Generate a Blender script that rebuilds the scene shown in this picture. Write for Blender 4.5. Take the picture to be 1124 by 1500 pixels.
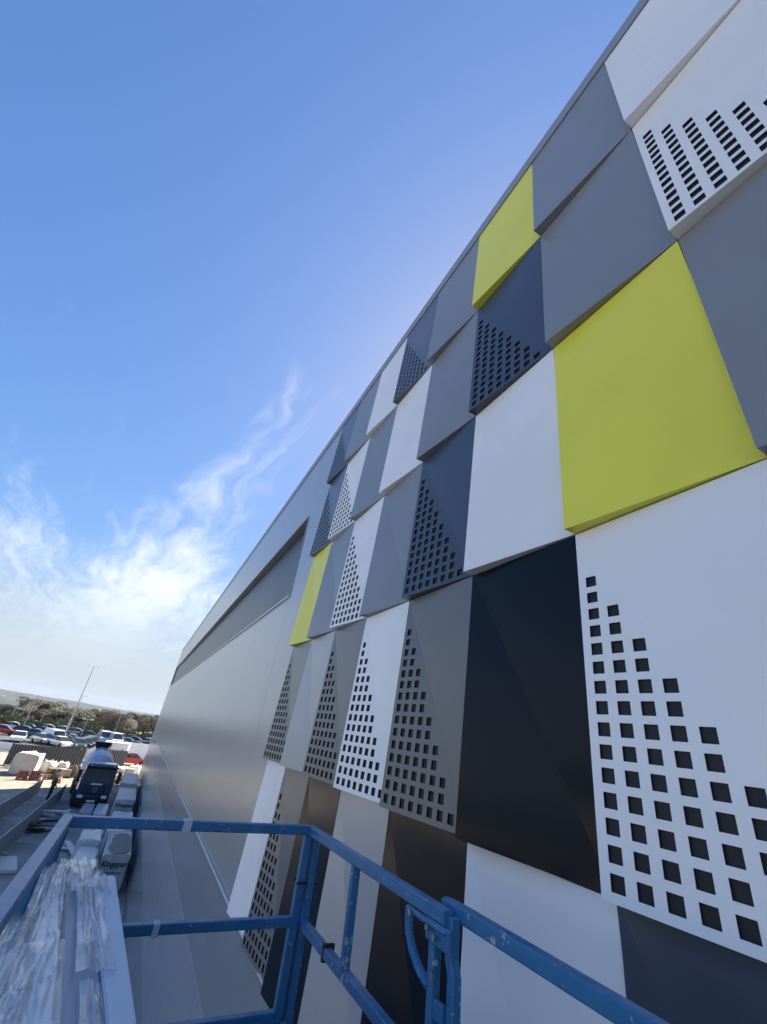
import bpy, bmesh, math, random
import numpy as np
from mathutils import Vector, Matrix
S = bpy.context.scene
COL = S.collection
for o in list(bpy.data.objects): bpy.data.objects.remove(o)
PI = math.pi
H = 7.0                      # camera height over the yard
# ------------------------------------------------------------------ camera
RC = ((0.47048594, 0.87352296, 0.12490242),      # image right
      (-0.3803621, 0.32848332, -0.86453651),     # image down
      (-0.79622086, 0.35924413, 0.48680181))     # view direction
cd = bpy.data.cameras.new('camera'); cam = bpy.data.objects.new('camera', cd); COL.objects.link(cam)
r, d, f = (Vector(v) for v in RC)
M = Matrix((r, -d, -f)).transposed().to_4x4(); M.translation = (0, 0, H); cam.matrix_world = M
cd.sensor_fit = 'HORIZONTAL'; cd.sensor_width = 36; cd.lens = 599.44 / 1124 * 36
cd.clip_start = 0.05; cd.clip_end = 20000
S.camera = cam
# ------------------------------------------------------------------ world, sun, exposure
SUN_AZ, SUN_EL = math.radians(130), math.radians(38)
sdir = Vector((math.cos(SUN_AZ) * math.cos(SUN_EL), math.sin(SUN_AZ) * math.cos(SUN_EL), math.sin(SUN_EL)))
W = bpy.data.worlds.new('World'); S.world = W; W.use_nodes = True
nt = W.node_tree; nt.nodes.clear()
class NB:                                            # tiny node builder
    def __init__(s, t): s.t = t
    def n(s, k, **kw):
        x = s.t.nodes.new(k)
        for a, b in kw.items(): setattr(x, a, b)
        return x
    def put(s, sock, v):
        if hasattr(v, 'is_linked') or isinstance(v, bpy.types.NodeSocket): s.t.links.new(v, sock)
        elif v is not None: sock.default_value = v
    def m(s, op, a, b=None, c=None, clamp=False):
        x = s.n('ShaderNodeMath', operation=op, use_clamp=clamp)
        for i, v in enumerate((a, b, c)): s.put(x.inputs[i], v) if v is not None else None
        return x.outputs[0]
    def ss(s, v, lo, hi):
        x = s.n('ShaderNodeMapRange', interpolation_type='SMOOTHSTEP')
        s.put(x.inputs[0], v); x.inputs[1].default_value = lo; x.inputs[2].default_value = hi
        return x.outputs[0]
    def noise(s, vec, scale, detail=4, rough=.55, dist=0):
        x = s.n('ShaderNodeTexNoise'); s.put(x.inputs['Vector'], vec)
        for k, v in (('Scale', scale), ('Detail', detail), ('Roughness', rough), ('Distortion', dist)): x.inputs[k].default_value = v
        return x.outputs[0]
    def xyz(s, a, b, c=0.):
        x = s.n('ShaderNodeCombineXYZ')
        for i, v in enumerate((a, b, c)): s.put(x.inputs[i], v)
        return x.outputs[0]
    def mix(s, fac, a, b):
        x = s.n('ShaderNodeMix', data_type='RGBA'); s.put(x.inputs[0], fac); s.put(x.inputs[6], a); s.put(x.inputs[7], b)
        return x.outputs[2]
w = NB(nt)
sky = w.n('ShaderNodeTexSky', sky_type='NISHITA'); sky.sun_disc = False
sky.sun_elevation = SUN_EL; sky.sun_rotation = PI / 2 - SUN_AZ
sky.altitude = 60; sky.air_density = 1.0; sky.dust_density = 0.9; sky.ozone_density = 2.5
tc = w.n('ShaderNodeTexCoord'); sep = w.n('ShaderNodeSeparateXYZ'); nt.links.new(tc.outputs['Generated'], sep.inputs[0])
dz = w.m('ADD', w.m('MAXIMUM', sep.outputs[2], 0.0), .08)
qx = w.m('DIVIDE', sep.outputs[0], dz); qy = w.m('DIVIDE', sep.outputs[1], dz)   # point on the cirrus sheet
# streaks run nearly along the X axis of the cirrus sheet
al = w.m('ADD', w.m('MULTIPLY', qx, .985), w.m('MULTIPLY', qy, .17))
ac = w.m('ADD', w.m('MULTIPLY', qx, -.17), w.m('MULTIPLY', qy, .985))
warp = w.m('MULTIPLY', w.m('SUBTRACT', w.noise(w.xyz(qx, qy), 1.5, 4), .5), .34)
acw = w.m('ADD', ac, warp)
st1 = w.noise(w.xyz(w.m('MULTIPLY', al, .8), w.m('MULTIPLY', acw, 3.4), 3.1), 1.7, 7, .6, .5)
st2 = w.noise(w.xyz(w.m('MULTIPLY', al, 1.5), w.m('MULTIPLY', acw, 9.0), 7.7), 1.6, 6, .62, .35)
big = w.noise(w.xyz(qx, qy, 5.0), .5, 3, .5)
rr = w.m('SQRT', w.m('ADD', w.m('MULTIPLY', qx, qx), w.m('MULTIPLY', qy, qy)))
lowc = w.ss(rr, 1.45, 3.1)                                              # cirrus thickens towards the horizon all round
wid = w.m('ADD', .13, w.m('MULTIPLY', w.m('MAXIMUM', w.m('SUBTRACT', w.m('MULTIPLY', qx, -1.), 1.), 0.), .09))
band = w.m('MULTIPLY', w.m('POWER', 2.718, w.m('MULTIPLY', w.m('POWER', w.m('DIVIDE', w.m('SUBTRACT', ac, .31), wid), 2.), -1.)),
           w.ss(w.m('MULTIPLY', qx, -1.), .55, 1.5))                    # one brush-stroke bank of cirrus
cov = w.m('ADD', w.m('ADD', w.m('MULTIPLY', lowc, .38), w.m('MULTIPLY', band, .42)), w.m('MULTIPLY', w.m('SUBTRACT', big, .5), .22))
dens = w.m('ADD', w.m('ADD', w.m('MULTIPLY', w.m('SUBTRACT', st1, .5), 1.1), w.m('MULTIPLY', w.m('SUBTRACT', st2, .5), .55)), cov)
cl = w.m('MULTIPLY', w.ss(dens, .17, .95), .92)
cl = w.m('MULTIPLY', cl, w.ss(sep.outputs[2], .02, .24))
hs = w.n('ShaderNodeHueSaturation'); hs.inputs['Saturation'].default_value = 1.2; hs.inputs['Hue'].default_value = .505; nt.links.new(sky.outputs[0], hs.inputs['Color'])
bw = w.n('ShaderNodeRGBToBW'); nt.links.new(hs.outputs[0], bw.inputs[0])                     # gentle shoulder, the same in every direction
vm = w.n('ShaderNodeVectorMath', operation='SCALE'); nt.links.new(hs.outputs[0], vm.inputs[0])
nt.links.new(w.m('DIVIDE', 1., w.m('ADD', 1., w.m('DIVIDE', bw.outputs[0], 2.6))), vm.inputs[3])
veil = w.m('MULTIPLY', w.ss(sep.outputs[2], .30, .0), .9)                                   # pale haze low all round the horizon
skyv = w.mix(veil, vm.outputs[0], (1.78, 2.02, 2.32, 1))
skyc = w.mix(cl, skyv, (2.75, 2.9, 3.05, 1))
bg = w.n('ShaderNodeBackground'); nt.links.new(skyc, bg.inputs[0]); bg.inputs[1].default_value = 0.113
wo = w.n('ShaderNodeOutputWorld'); nt.links.new(bg.outputs[0], wo.inputs[0])
sl = bpy.data.lights.new('sun', 'SUN'); sl.energy = 5.0; sl.angle = math.radians(.53); sl.color = (1, .955, .88)
so = bpy.data.objects.new('sun', sl); COL.objects.link(so); so.rotation_euler = sdir.to_track_quat('Z', 'Y').to_euler(); so.location = (0, 0, 60)
vs = S.view_settings; vs.view_transform = 'Standard'; vs.look = 'None'; vs.gamma = 1; vs.exposure = 1.74; vs.use_curve_mapping = False
S.render.engine = 'CYCLES'
S.cycles.max_bounces = 5; S.cycles.diffuse_bounces = 2; S.cycles.glossy_bounces = 2; S.cycles.transparent_max_bounces = 8; S.cycles.volume_bounces = 0
# ------------------------------------------------------------------ materials
MATS = {}
def mat(name, col, rough=.5, metal=0., spec=.5, var=0., scale=3., bump=0., bscale=20., rvar=0., coat=0., col2=None, detail=4, lo=.35, hi=.65, stretch=(1, 1, 1)):
    if name in MATS: return MATS[name]
    m = bpy.data.materials.new(name); m.use_nodes = True; t = m.node_tree; b = NB(t)
    p = t.nodes['Principled BSDF']
    p.inputs['Roughness'].default_value = rough; p.inputs['Metallic'].default_value = metal
    p.inputs['Specular IOR Level'].default_value = spec; p.inputs['Coat Weight'].default_value = coat; p.inputs['Coat Roughness'].default_value = .1
    col = (*col, 1)
    g = b.n('ShaderNodeNewGeometry'); v = g.outputs['Position']
    if stretch != (1, 1, 1):
        vm = b.n('ShaderNodeVectorMath', operation='MULTIPLY'); t.links.new(v, vm.inputs[0]); vm.inputs[1].default_value = stretch; v = vm.outputs[0]
    if col2 is not None or var:
        c2 = (*col2, 1) if col2 is not None else tuple(min(1, c * (1 - var)) for c in col[:3]) + (1,)
        f = b.ss(b.noise(v, scale, detail), lo, hi)
        t.links.new(b.mix(f, col, c2), p.inputs['Base Color'])
    else: p.inputs['Base Color'].default_value = col
    if rvar:
        f = b.noise(v, scale * .7, 5)
        t.links.new(b.m('ADD', b.m('MULTIPLY', f, rvar), rough - rvar / 2), p.inputs['Roughness'])
    if bump:
        bn = b.n('ShaderNodeBump'); bn.inputs['Strength'].default_value = bump; bn.inputs['Distance'].default_value = .02
        t.links.new(b.noise(v, bscale, 4), bn.inputs['Height']); t.links.new(bn.outputs[0], p.inputs['Normal'])
    MATS[name] = m; return m
# ------------------------------------------------------------------ mesh helpers
class MB:
    def __init__(s): s.v = []; s.f = []; s.mi = []; s.cur = 0
    def add(s, vs, fs):
        o = len(s.v); s.v += [tuple(x) for x in vs]; s.f += [tuple(i + o for i in q) for q in fs]; s.mi += [s.cur] * len(fs)
        return s
    def box(s, x0, x1, y0, y1, z0, z1, ch=0.):
        if ch:
            bm = bmesh.new(); bmesh.ops.create_cube(bm, size=1)
            for q in bm.verts: q.co = Vector(((x0 + x1) / 2 + q.co.x * (x1 - x0), (y0 + y1) / 2 + q.co.y * (y1 - y0), (z0 + z1) / 2 + q.co.z * (z1 - z0)))
            bmesh.ops.bevel(bm, geom=bm.edges[:], offset=ch, segments=2, profile=.5, affect='EDGES')
            bm.verts.index_update(); s.add([q.co[:] for q in bm.verts], [[q.index for q in fc.verts] for fc in bm.faces]); bm.free(); return s
        return s.add([(x, y, z) for z in (z0, z1) for y in (y0, y1) for x in (x0, x1)],
                     [(0, 2, 3, 1), (4, 5, 7, 6), (0, 1, 5, 4), (2, 6, 7, 3), (0, 4, 6, 2), (1, 3, 7, 5)])
    def tube(s, pts, rad, n=8, square=False, ch=.22, up=(0, 0, 1), caps=True):
        pts = [Vector(p) for p in pts]; rads = rad if isinstance(rad, (list, tuple)) else [rad] * len(pts)
        rings = []
        for i, p in enumerate(pts):
            t = (pts[min(i + 1, len(pts) - 1)] - pts[max(i - 1, 0)]).normalized()
            u = Vector(up)
            if abs(t.dot(u)) > .95: u = Vector((1, 0, 0))
            a = t.cross(u).normalized(); b = a.cross(t).normalized()
            R = rads[i]
            if square:
                k = R; c = R * (1 - ch)
                prof = [(k, -c), (k, c), (c, k), (-c, k), (-k, c), (-k, -c), (-c, -k), (c, -k)]
                ring = [p + a * x + b * y for x, y in prof]
            else: ring = [p + a * math.cos(2 * PI * j / n) * R + b * math.sin(2 * PI * j / n) * R for j in range(n)]
            rings.append(ring)
        m = len(rings[0]); vs = [q for rg in rings for q in rg]; fs = []
        for i in range(len(rings) - 1):
            for j in range(m): fs.append((i * m + j, i * m + (j + 1) % m, (i + 1) * m + (j + 1) % m, (i + 1) * m + j))
        if caps: fs += [tuple(range(m - 1, -1, -1)), tuple((len(rings) - 1) * m + j for j in range(m))]
        return s.add(vs, fs)
    def lathe(s, prof, axis='x', n=20, c=(0, 0, 0), closed=True):
        vs = []; fs = []
        for t, R in prof:
            for j in range(n):
                a, b = R * math.cos(2 * PI * j / n), R * math.sin(2 * PI * j / n)
                q = {'x': (t, a, b), 'y': (a, t, b), 'z': (a, b, t)}[axis]; vs.append((q[0] + c[0], q[1] + c[1], q[2] + c[2]))
        for i in range(len(prof) - 1):
            for j in range(n): fs.append((i * n + j, i * n + (j + 1) % n, (i + 1) * n + (j + 1) % n, (i + 1) * n + j))
        if closed: fs += [tuple(range(n)), tuple((len(prof) - 1) * n + j for j in range(n))]
        return s.add(vs, fs)
    def prism(s, poly, y0, y1, taper=None):             # side profile (x, z) extruded along y; taper: per-point inset at both sides
        n = len(poly); tp = taper or [0] * n
        vs = [(x, y0 + t, z) for (x, z), t in zip(poly, tp)] + [(x, y1 - t, z) for (x, z), t in zip(poly, tp)]
        return s.add(vs, [tuple(range(n)), tuple(range(2 * n - 1, n - 1, -1))] + [(i, i + n, (i + 1) % n + n, (i + 1) % n) for i in range(n)])
    def mesh(s, name, mats, smooth=False):
        me = bpy.data.meshes.new(name); me.from_pydata(s.v, [], s.f); me.update()
        for q in (mats if isinstance(mats, (list, tuple)) else [mats]): me.materials.append(q)
        if any(s.mi): me.polygons.foreach_set('material_index', s.mi)
        bm = bmesh.new(); bm.from_mesh(me); bmesh.ops.recalc_face_normals(bm, faces=bm.faces[:]); bm.to_mesh(me); bm.free()
        if smooth:
            me.polygons.foreach_set('use_smooth', [True] * len(me.polygons)); me.set_sharp_from_angle(angle=math.radians(40))
        return me
    def build(s, name, mats, parent=None, smooth=False, **kw):
        o = bpy.data.objects.new(name, s.mesh(name, mats, smooth)); return link(o, parent, **kw)
def link(o, parent=None, label=None, cat=None, group=None, kind=None):
    COL.objects.link(o)
    if parent is not None: o.parent = parent
    tag(o, label, cat, group, kind); return o
def tag(o, label=None, cat=None, group=None, kind=None):
    if label: o['label'] = label
    if cat: o['category'] = cat
    if group: o['group'] = group
    if kind: o['kind'] = kind
    return o
def empty(name, label, cat, loc=(0, 0, 0), rz=0., group=None):
    o = bpy.data.objects.new(name, None); o.empty_display_size = .2; o.location = loc; o.rotation_euler = (0, 0, rz)
    return link(o, None, label, cat, group)
def dup(o, loc, rz=0., label=None, scale=None, parent=None, swap=None):
    c = o.copy(); COL.objects.link(c); c.parent = parent
    if parent is None: c.location = loc; c.rotation_euler = (0, 0, rz)
    if label: c['label'] = label
    if scale: c.scale = scale
    if swap and c.type == 'MESH' and c.material_slots and c.material_slots[0].material in swap:
        k = c.material_slots[0].material; c.material_slots[0].link = 'OBJECT'; c.material_slots[0].material = swap[k]
    for ch in [q for q in o.children]: dup(ch, None, parent=c, swap=swap)
    return c
def text_mesh(name, body, size, m, parent, loc, rot, ext=.002):
    cu = bpy.data.curves.new(name, 'FONT'); cu.body = body; cu.size = size; cu.extrude = ext; cu.offset = size * .02; cu.shear = .18; cu.align_x = 'CENTER'; cu.align_y = 'CENTER'
    t = bpy.data.objects.new(name, cu); COL.objects.link(t)
    dg = bpy.context.evaluated_depsgraph_get(); me = bpy.data.meshes.new_from_object(t.evaluated_get(dg))
    bpy.data.objects.remove(t); me.materials.clear(); me.materials.append(m)
    o = bpy.data.objects.new(name, me); o.location = loc; o.rotation_euler = rot
    return link(o, parent)
rnd = random.Random(7)
# ------------------------------------------------------------------ ground, yard, roads
def gz(x, y):
    r = math.hypot(x, y); a = math.atan2(y, x)
    z = 0.
    if r > 140: z -= .034 * (min(r, 1700) - 140) * min(1, (r - 140) / 120)
    if r > 1500:
        k = min(1, (r - 1500) / 1500); k = k * k * (3 - 2 * k)
        crest = 7 + 3000 * (-.0080 - .02 * math.sin(a) + .0008 * math.sin(a * 17 + 1.1) + .0005 * math.sin(a * 43) + .0003 * math.sin(a * 97))
        z = z * (1 - k) + crest * k
    if r > 3000: z -= (r - 3000) * .06
    return z
gm = MB(); RS = [0, 15, 40, 80, 120, 150, 190, 250, 330, 450, 600, 850, 1150, 1500, 1700, 1900, 2100, 2300, 2500, 2700, 2850, 3000, 3200]
NA = 256; vs = [(0, 0, 0)]; fs = []
for r_ in RS[1:]:
    for j in range(NA):
        x, y = r_ * math.cos(2 * PI * j / NA), r_ * math.sin(2 * PI * j / NA); vs.append((x, y, gz(x, y)))
for j in range(NA): fs.append((0, 1 + j, 1 + (j + 1) % NA))
for i in range(len(RS) - 2):
    for j in range(NA): a = 1 + i * NA; fs.append((a + j, a + NA + j, a + NA + (j + 1) % NA, a + (j + 1) % NA))
gm.add(vs, fs)
def ground_mat():
    m = bpy.data.materials.new('ground_soil_and_fields'); m.use_nodes = True; t = m.node_tree; b = NB(t); p = t.nodes['Principled BSDF']
    p.inputs['Roughness'].default_value = .95
    v = b.n('ShaderNodeNewGeometry').outputs['Position']
    vo = b.n('ShaderNodeTexVoronoi'); vo.inputs['Scale'].default_value = .006; t.links.new(v, vo.inputs['Vector'])
    sp = b.n('ShaderNodeSeparateColor'); t.links.new(vo.outputs['Color'], sp.inputs[0])
    ramp = b.n('ShaderNodeValToRGB'); e = ramp.color_ramp.elements
    e[0].position = 0; e[0].color = (.02, .027, .018, 1); e[1].position = 1; e[1].color = (.055, .06, .03, 1)
    x = e.new(.35); x.color = (.03, .04, .02, 1); x = e.new(.6); x.color = (.05, .045, .03, 1); ramp.color_ramp.interpolation = 'CONSTANT'
    t.links.new(sp.outputs[0], ramp.inputs[0])
    wood = b.ss(b.noise(v, .011, 5), .5, .58)
    far = b.mix(wood, ramp.outputs[0], (.016, .02, .013, 1))
    vm = b.n('ShaderNodeVectorMath', operation='LENGTH'); t.links.new(v, vm.inputs[0])
    near = b.mix(b.ss(b.noise(v, .4, 6), .4, .65), (.30, .25, .18, 1), (.2, .175, .135, 1))
    grass = b.mix(b.ss(b.noise(v, .3, 5), .35, .65), (.075, .1, .035, 1), (.12, .12, .05, 1))
    c = b.mix(b.ss(vm.outputs['Value'], 96, 99), near, grass)
    c = b.mix(b.ss(vm.outputs['Value'], 250, 420), c, far)
    t.links.new(c, p.inputs['Base Color'])
    bn = b.n('ShaderNodeBump'); bn.inputs['Strength'].default_value = .4; bn.inputs['Distance'].default_value = .05
    t.links.new(b.noise(v, 4., 5), bn.inputs['Height']); t.links.new(bn.outputs[0], p.inputs['Normal'])
    return m
gm.build('ground', ground_mat(), smooth=True, kind='structure')
m_conc = mat('yard_concrete', (.36, .35, .335), .85, var=.35, scale=.5, bump=.25, bscale=6, detail=8)
m_asph = mat('asphalt', (.062, .063, .066), .9, col2=(.09, .09, .09), scale=.4, bump=.3, bscale=25, detail=7)
m_pale = mat('bounce_hardcore', (.52, .46, .37), .95, col2=(.42, .36, .28), scale=.6, bump=.5, bscale=5, detail=8)
def sheet(name, pts, z, m):
    return MB().add([(x, y, z) for x, y in pts], [tuple(range(len(pts)))]).build(name, m, kind='structure')
sheet('yard_paving', [(-58, -11), (30, -11), (30, 2.0), (-58, 2.0)], .006, m_conc)
sheet('bounce_apron', [(-46.02, -140), (70, -140), (70, -25), (-46.02, -25)], .012, m_pale)  # unseen ground, kept pale to bounce sunlight onto the shaded facade
sheet('hardcore_track', [(-76, -140), (-46, -140), (-46, -9), (-50.5, 2.6), (-56.6, 9), (-76, 9)], .012, mat('tan_hardcore', (.33, .28, .21), .95, col2=(.22, .185, .14), scale=.9, bump=.5, bscale=5, detail=9))
sheet('reflection_dark_strip', [(-46, -27), (70, -27), (70, -11.02), (-46, -11.02)], .008, mat('dark_strip_asphalt', (.085, .085, .088), .9, var=.3, scale=.6, detail=7))  # unseen strip added to darken what the black panels reflect
sheet('site_road', [(-85.5, -60), (-77, -60), (-79, 30), (-87.5, 30)], .010, mat('pale_road', (.4, .38, .35), .9, var=.25, scale=.8, detail=6))
sheet('car_park', [(-124, -62), (-86.5, -62), (-88, 34), (-124, 34)], .008, m_asph)
# ------------------------------------------------------------------ the building
WY = 2.0                                       # cladding plane
def paint(name, col, rough=.33, metal=0., spec=.5, var=.0):
    return mat(name, col, rough, metal, spec, rvar=.12, bump=.012, bscale=1.3, var=var or .05, scale=1.4, coat=0., detail=7)
m_white = paint('white_panel_paint', (.88, .88, .88), .36)
m_lgrey = paint('light_grey_panel_paint', (.40, .415, .43), .3, .15)
m_grey = paint('grey_panel_paint', (.265, .275, .29), .32, .1)
m_pgrey = paint('warm_grey_panel_paint', (.16, .165, .17), .3, .1)
m_dark = paint('anthracite_panel_paint', (.007, .011, .019), .16, 0., .16)
m_navy = paint('slate_panel_paint', (.06, .075, .105), .3, 0., .5)
m_yel = paint('lime_panel_paint', (.84, .80, .07), .36)
m_sheet = mat('silver_wall_sheet', (.40, .405, .41), .28, .3, rvar=.03, scale=.4, var=.03)
m_lsheet = mat('lower_wall_sheet', (.33, .35, .375), .24, .3, rvar=.04, scale=.8, bump=.01, bscale=.6, var=.04)
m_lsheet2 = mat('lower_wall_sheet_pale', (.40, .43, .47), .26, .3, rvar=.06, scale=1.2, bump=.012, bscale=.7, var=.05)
m_trim = mat('grey_trim', (.30, .315, .335), .4, .3, var=.1, scale=2)
m_sill = mat('pale_sill', (.6, .6, .6), .4, .2)
m_void = mat('black_membrane', (.012, .014, .018), .7)
m_liner = mat('hole_liner', (.008, .010, .016), .6)
m_band = mat('dark_band_cladding', (.075, .078, .082), .38, .2, rvar=.08, scale=1.5, stretch=(1, 1, .2))
bld = empty('clad_building', 'long shed clad in folded grey, white and lime panels and silver sheet', 'building', (-24, WY, 0))
bld_inv = Matrix.Translation(bld.location).inverted()
def part(mb, name, m, parent=bld, **kw):       # builds in world coordinates under the building's base
    smooth = kw.pop('smooth', False)
    o = mb.build(name, m, parent, smooth, **kw)
    if parent is bld: o.matrix_parent_inverse = bld_inv
    return o
XE, XR, ZT = -56.4, 9.4, H + 6.392
part(MB().box(XE + .02, XR, WY + .30, 26, 0, ZT + .05), 'wall_core', m_void)
part(MB().box(-7.44, XR, WY + .075, WY + .298, 4.75, ZT - .01), 'membrane_wall', m_void)
part(MB().box(XE + .01, XR + .01, WY - .018, WY + .40, ZT + .008, ZT + .215, .012), 'coping', mat('coping_paint', (.30, .31, .325), .35, .2))
part(MB().box(XE + .1, XR - .1, WY + .41, 25.8, ZT + .055, ZT + .1), 'roof', m_trim)
part(MB().box(XE - .02, XE + .018, WY + .002, 26, 0, ZT), 'gable_sheet', m_sheet)
PW, CX = .9868, -1.5206
rowz = [H + 6.392, H + 4.7196, H + 2.9934, H + 1.2646, H - .4474, H - 2.245]
DP = .0962
def hole_panel(r_, c, m, perf):
    g = .0035
    xl, xr = CX - c * PW + g, CX - (c - 1) * PW - g
    zt, zb = rowz[r_] - g, rowz[r_ + 1] + g
    TL, TR, BR, BL = Vector((xl, WY, zt)), Vector((xr, WY, zt)), Vector((xr, WY, zb)), Vector((xl, WY - DP, zb))
    hh, ww = zt - zb, xr - xl
    mb = MB(); mb.add([TL, BR, TR], [(0, 1, 2)])
    if not perf: mb.add([TL, BL, BR], [(0, 1, 2)])
    else:
        ev, eu = (BL - TL) / hh, (BR - BL) / ww
        nin = ev.cross(eu).normalized(); nin = nin if nin.y > 0 else -nin
        def P(u, v): return TL + ev * v + eu * u
        k_ = hh / 1.70; tA = 0.
        def diag(u): return u * hh / ww
        for k in range(8):
            u0 = .044 + .107 * k; u1 = u0 + .06
            mb.add([P(tA, diag(tA)), P(tA, hh), P(u0, hh), P(u0, diag(u0))], [(0, 1, 2, 3)])
            top = None
            for j in range(2 * k, 15):
                v0 = (.296 + .0935 * j) * k_; v1 = v0 + .06 * k_
                if top is None: mb.add([P(u0, diag(u0)), P(u0, v0), P(u1, v0), P(u1, diag(u1))], [(0, 1, 2, 3)])
                else: mb.add([P(u0, top), P(u0, v0), P(u1, v0), P(u1, top)], [(0, 1, 2, 3)])
                q = [P(u0, v0), P(u1, v0), P(u1, v1), P(u0, v1)]; qb = [x + nin * .0025 for x in q]
                mb.add(q + qb, [(i, (i + 1) % 4, (i + 1) % 4 + 4, i + 4) for i in range(4)])
                top = v1
            mb.add([P(u0, top), P(u0, hh), P(u1, hh), P(u1, top)], [(0, 1, 2, 3)])
            tA = u1
        mb.add([P(tA, diag(tA)), P(tA, hh), P(ww, hh)], [(0, 1, 2)])
    bk = [Vector((q.x, WY + .072, q.z)) for q in (TL, BL, BR, TR)]
    fr = [TL, BL, BR, TR]
    mb.add(fr + bk, [(i, (i + 1) % 4, (i + 1) % 4 + 4, i + 4) for i in range(4)])
    me = bpy.data.meshes.new('cladding_panel'); me.from_pydata(mb.v, [], mb.f); me.materials.append(m)
    return me
CODE = {'W': (m_white, 'white'), 'L': (m_lgrey, 'light grey'), 'G': (m_grey, 'mid grey'), 'P': (m_pgrey, 'warm grey'),
        'D': (m_dark, 'near black'), 'N': (m_navy, 'dark slate'), 'S': (paint('sheen_slate_panel_paint', (.125, .14, .17), .3), 'sheen-lightened slate'), 'Y': (m_yel, 'lime yellow')}  # S is the slate with its grazing reflection painted in as a lighter colour
# one string per row, from column 6 (far left) to column -6 (right of the camera); lower case: perforated
ROWS = ['sGWsGYGWGLnGWG'.replace('', ' ').split(),
        'swGWGnGwGDGWLG'.replace('', ' ').split(),
        'YGwGnWYGnGWLGN'.replace('', ' ').split(),
        'pLpwpDwGYGnWGL'.replace('', ' ').split(),
        'WpDLDWNGWLGwGD'.replace('', ' ').split()]
for r_ in range(5):
    for i, ch in enumerate(ROWS[r_]):
        c = 6 - i
        m, cn = CODE[ch.upper()]
        o = bpy.data.objects.new('cladding_panel', hole_panel(r_, c, m, ch.islower()))
        link(o, bld, label='%s folded cladding panel%s' % (cn, ' with a triangle of square holes' if ch.islower() else ''))
        o.matrix_parent_inverse = bld_inv
        if ch.islower():                      # black liner close behind the holes
            xl, xr, zt, zb = CX - c * PW + .012, CX - (c - 1) * PW - .03, rowz[r_] - .06, rowz[r_ + 1] + .012
            y0, y1 = WY + .012, WY - DP + .014
            mb = MB().add([(xl, y0, zt), (xl, y1, zb), (xr, y0, zb), (xl, y0 + .002, zt), (xl, y1 + .002, zb), (xr, y0 + .002, zb)], [(0, 1, 2), (5, 4, 3), (0, 3, 4, 1), (1, 4, 5, 2), (2, 5, 3, 0)])
            mb.build('liner', m_liner, o)
# silver wall sheets left of the panels: below the band, above the band, pier beside the panels
XP = -7.452; BX = -8.68; BZ0, BZ1 = H + 2.50, H + 4.446; LZ = H - 2.245
def wall_sheet(x0, x1, z0, z1, m, name='wall_sheet', tilt=.0012, th=.05, gap=.0018, y=WY):
    a, b, c_ = (rnd.uniform(-tilt, tilt) for _ in range(3))
    x0 += gap; x1 -= gap; z0 += gap; z1 -= gap
    mb = MB().box(x0, x1, 0, th, z0, z1, .004)
    cx, cz = (x0 + x1) / 2, (z0 + z1) / 2
    mb.v = [(q[0], y + .004 + q[1] + (q[0] - cx) * a * .35 + (q[2] - cz) * b * .35, q[2]) for q in mb.v]
    return part(mb, name, m)
x = XP
wall_sheet(BX, XP, LZ + .02, ZT, m_sheet)
x = BX; k = 0
while x > XE + .3:
    x1 = max(XE, x - 3.0)
    wall_sheet(x1, x, LZ + .02, BZ0, m_sheet); wall_sheet(x1, x, BZ1, ZT, m_sheet)
    x = x1
part(MB().box(XE + .03, XR, WY + .06, WY + .299, .3, LZ - .02), 'lower_backing', m_trim)
part(MB().box(XE + .03, XP, WY + .06, WY + .17, LZ, BZ0 - .03).box(XE + .03, XP, WY + .06, WY + .299, BZ1 + .03, ZT - .02).box(BX + .03, XP, WY + .06, WY + .299, BZ0, BZ1), 'upper_backing', m_trim)
x = BX - .02
while x > XE + .5:                                # recessed dark band, sheet by sheet
    x1 = max(XE + .3, x - 6.0)
    part(MB().box(x1 + .003, x - .003, WY + .175, WY + .23, BZ0 + .002, BZ1 - .002, .004), 'band_sheet', m_band)
    x = x1
part(MB().box(XE + .02, BX - .003, WY - .03, WY + .172, BZ0 - .045, BZ0 - .002, .006), 'band_sill', m_sill)
part(MB().box(XE + .02, BX - .003, WY - .012, WY + .172, BZ1 + .002, BZ1 + .03, .004), 'band_head', m_trim)
part(MB().box(BX - .002, BX + .03, WY - .012, WY + .172, BZ0, BZ1, .004), 'band_jamb', m_trim)
part(MB().box(XE + .02, XR, WY - .035, WY + .055, LZ - .012, LZ + .012, .005), 'drip_ledge', m_sill)
seams = [XR, 3.4, -2.6, -8.55, -14.6, -20.7, -26.7, -32.7, -38.7, -44.7, -50.7, XE]
for a, b in zip(seams[1:], seams):
    wall_sheet(a, b, H - 3.34, LZ - .014, m_lsheet, gap=.004, tilt=.003)
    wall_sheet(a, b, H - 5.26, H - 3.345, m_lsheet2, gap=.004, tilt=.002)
    wall_sheet(a, b, .32, H - 5.265, m_lsheet, gap=.004, tilt=.002, y=WY + .015)
part(MB().box(XE + .005, XR, WY + .005, WY + .29, 0, .315), 'plinth', mat('plinth_concrete', (.2, .2, .2), .8, var=.3, scale=3))
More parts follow.
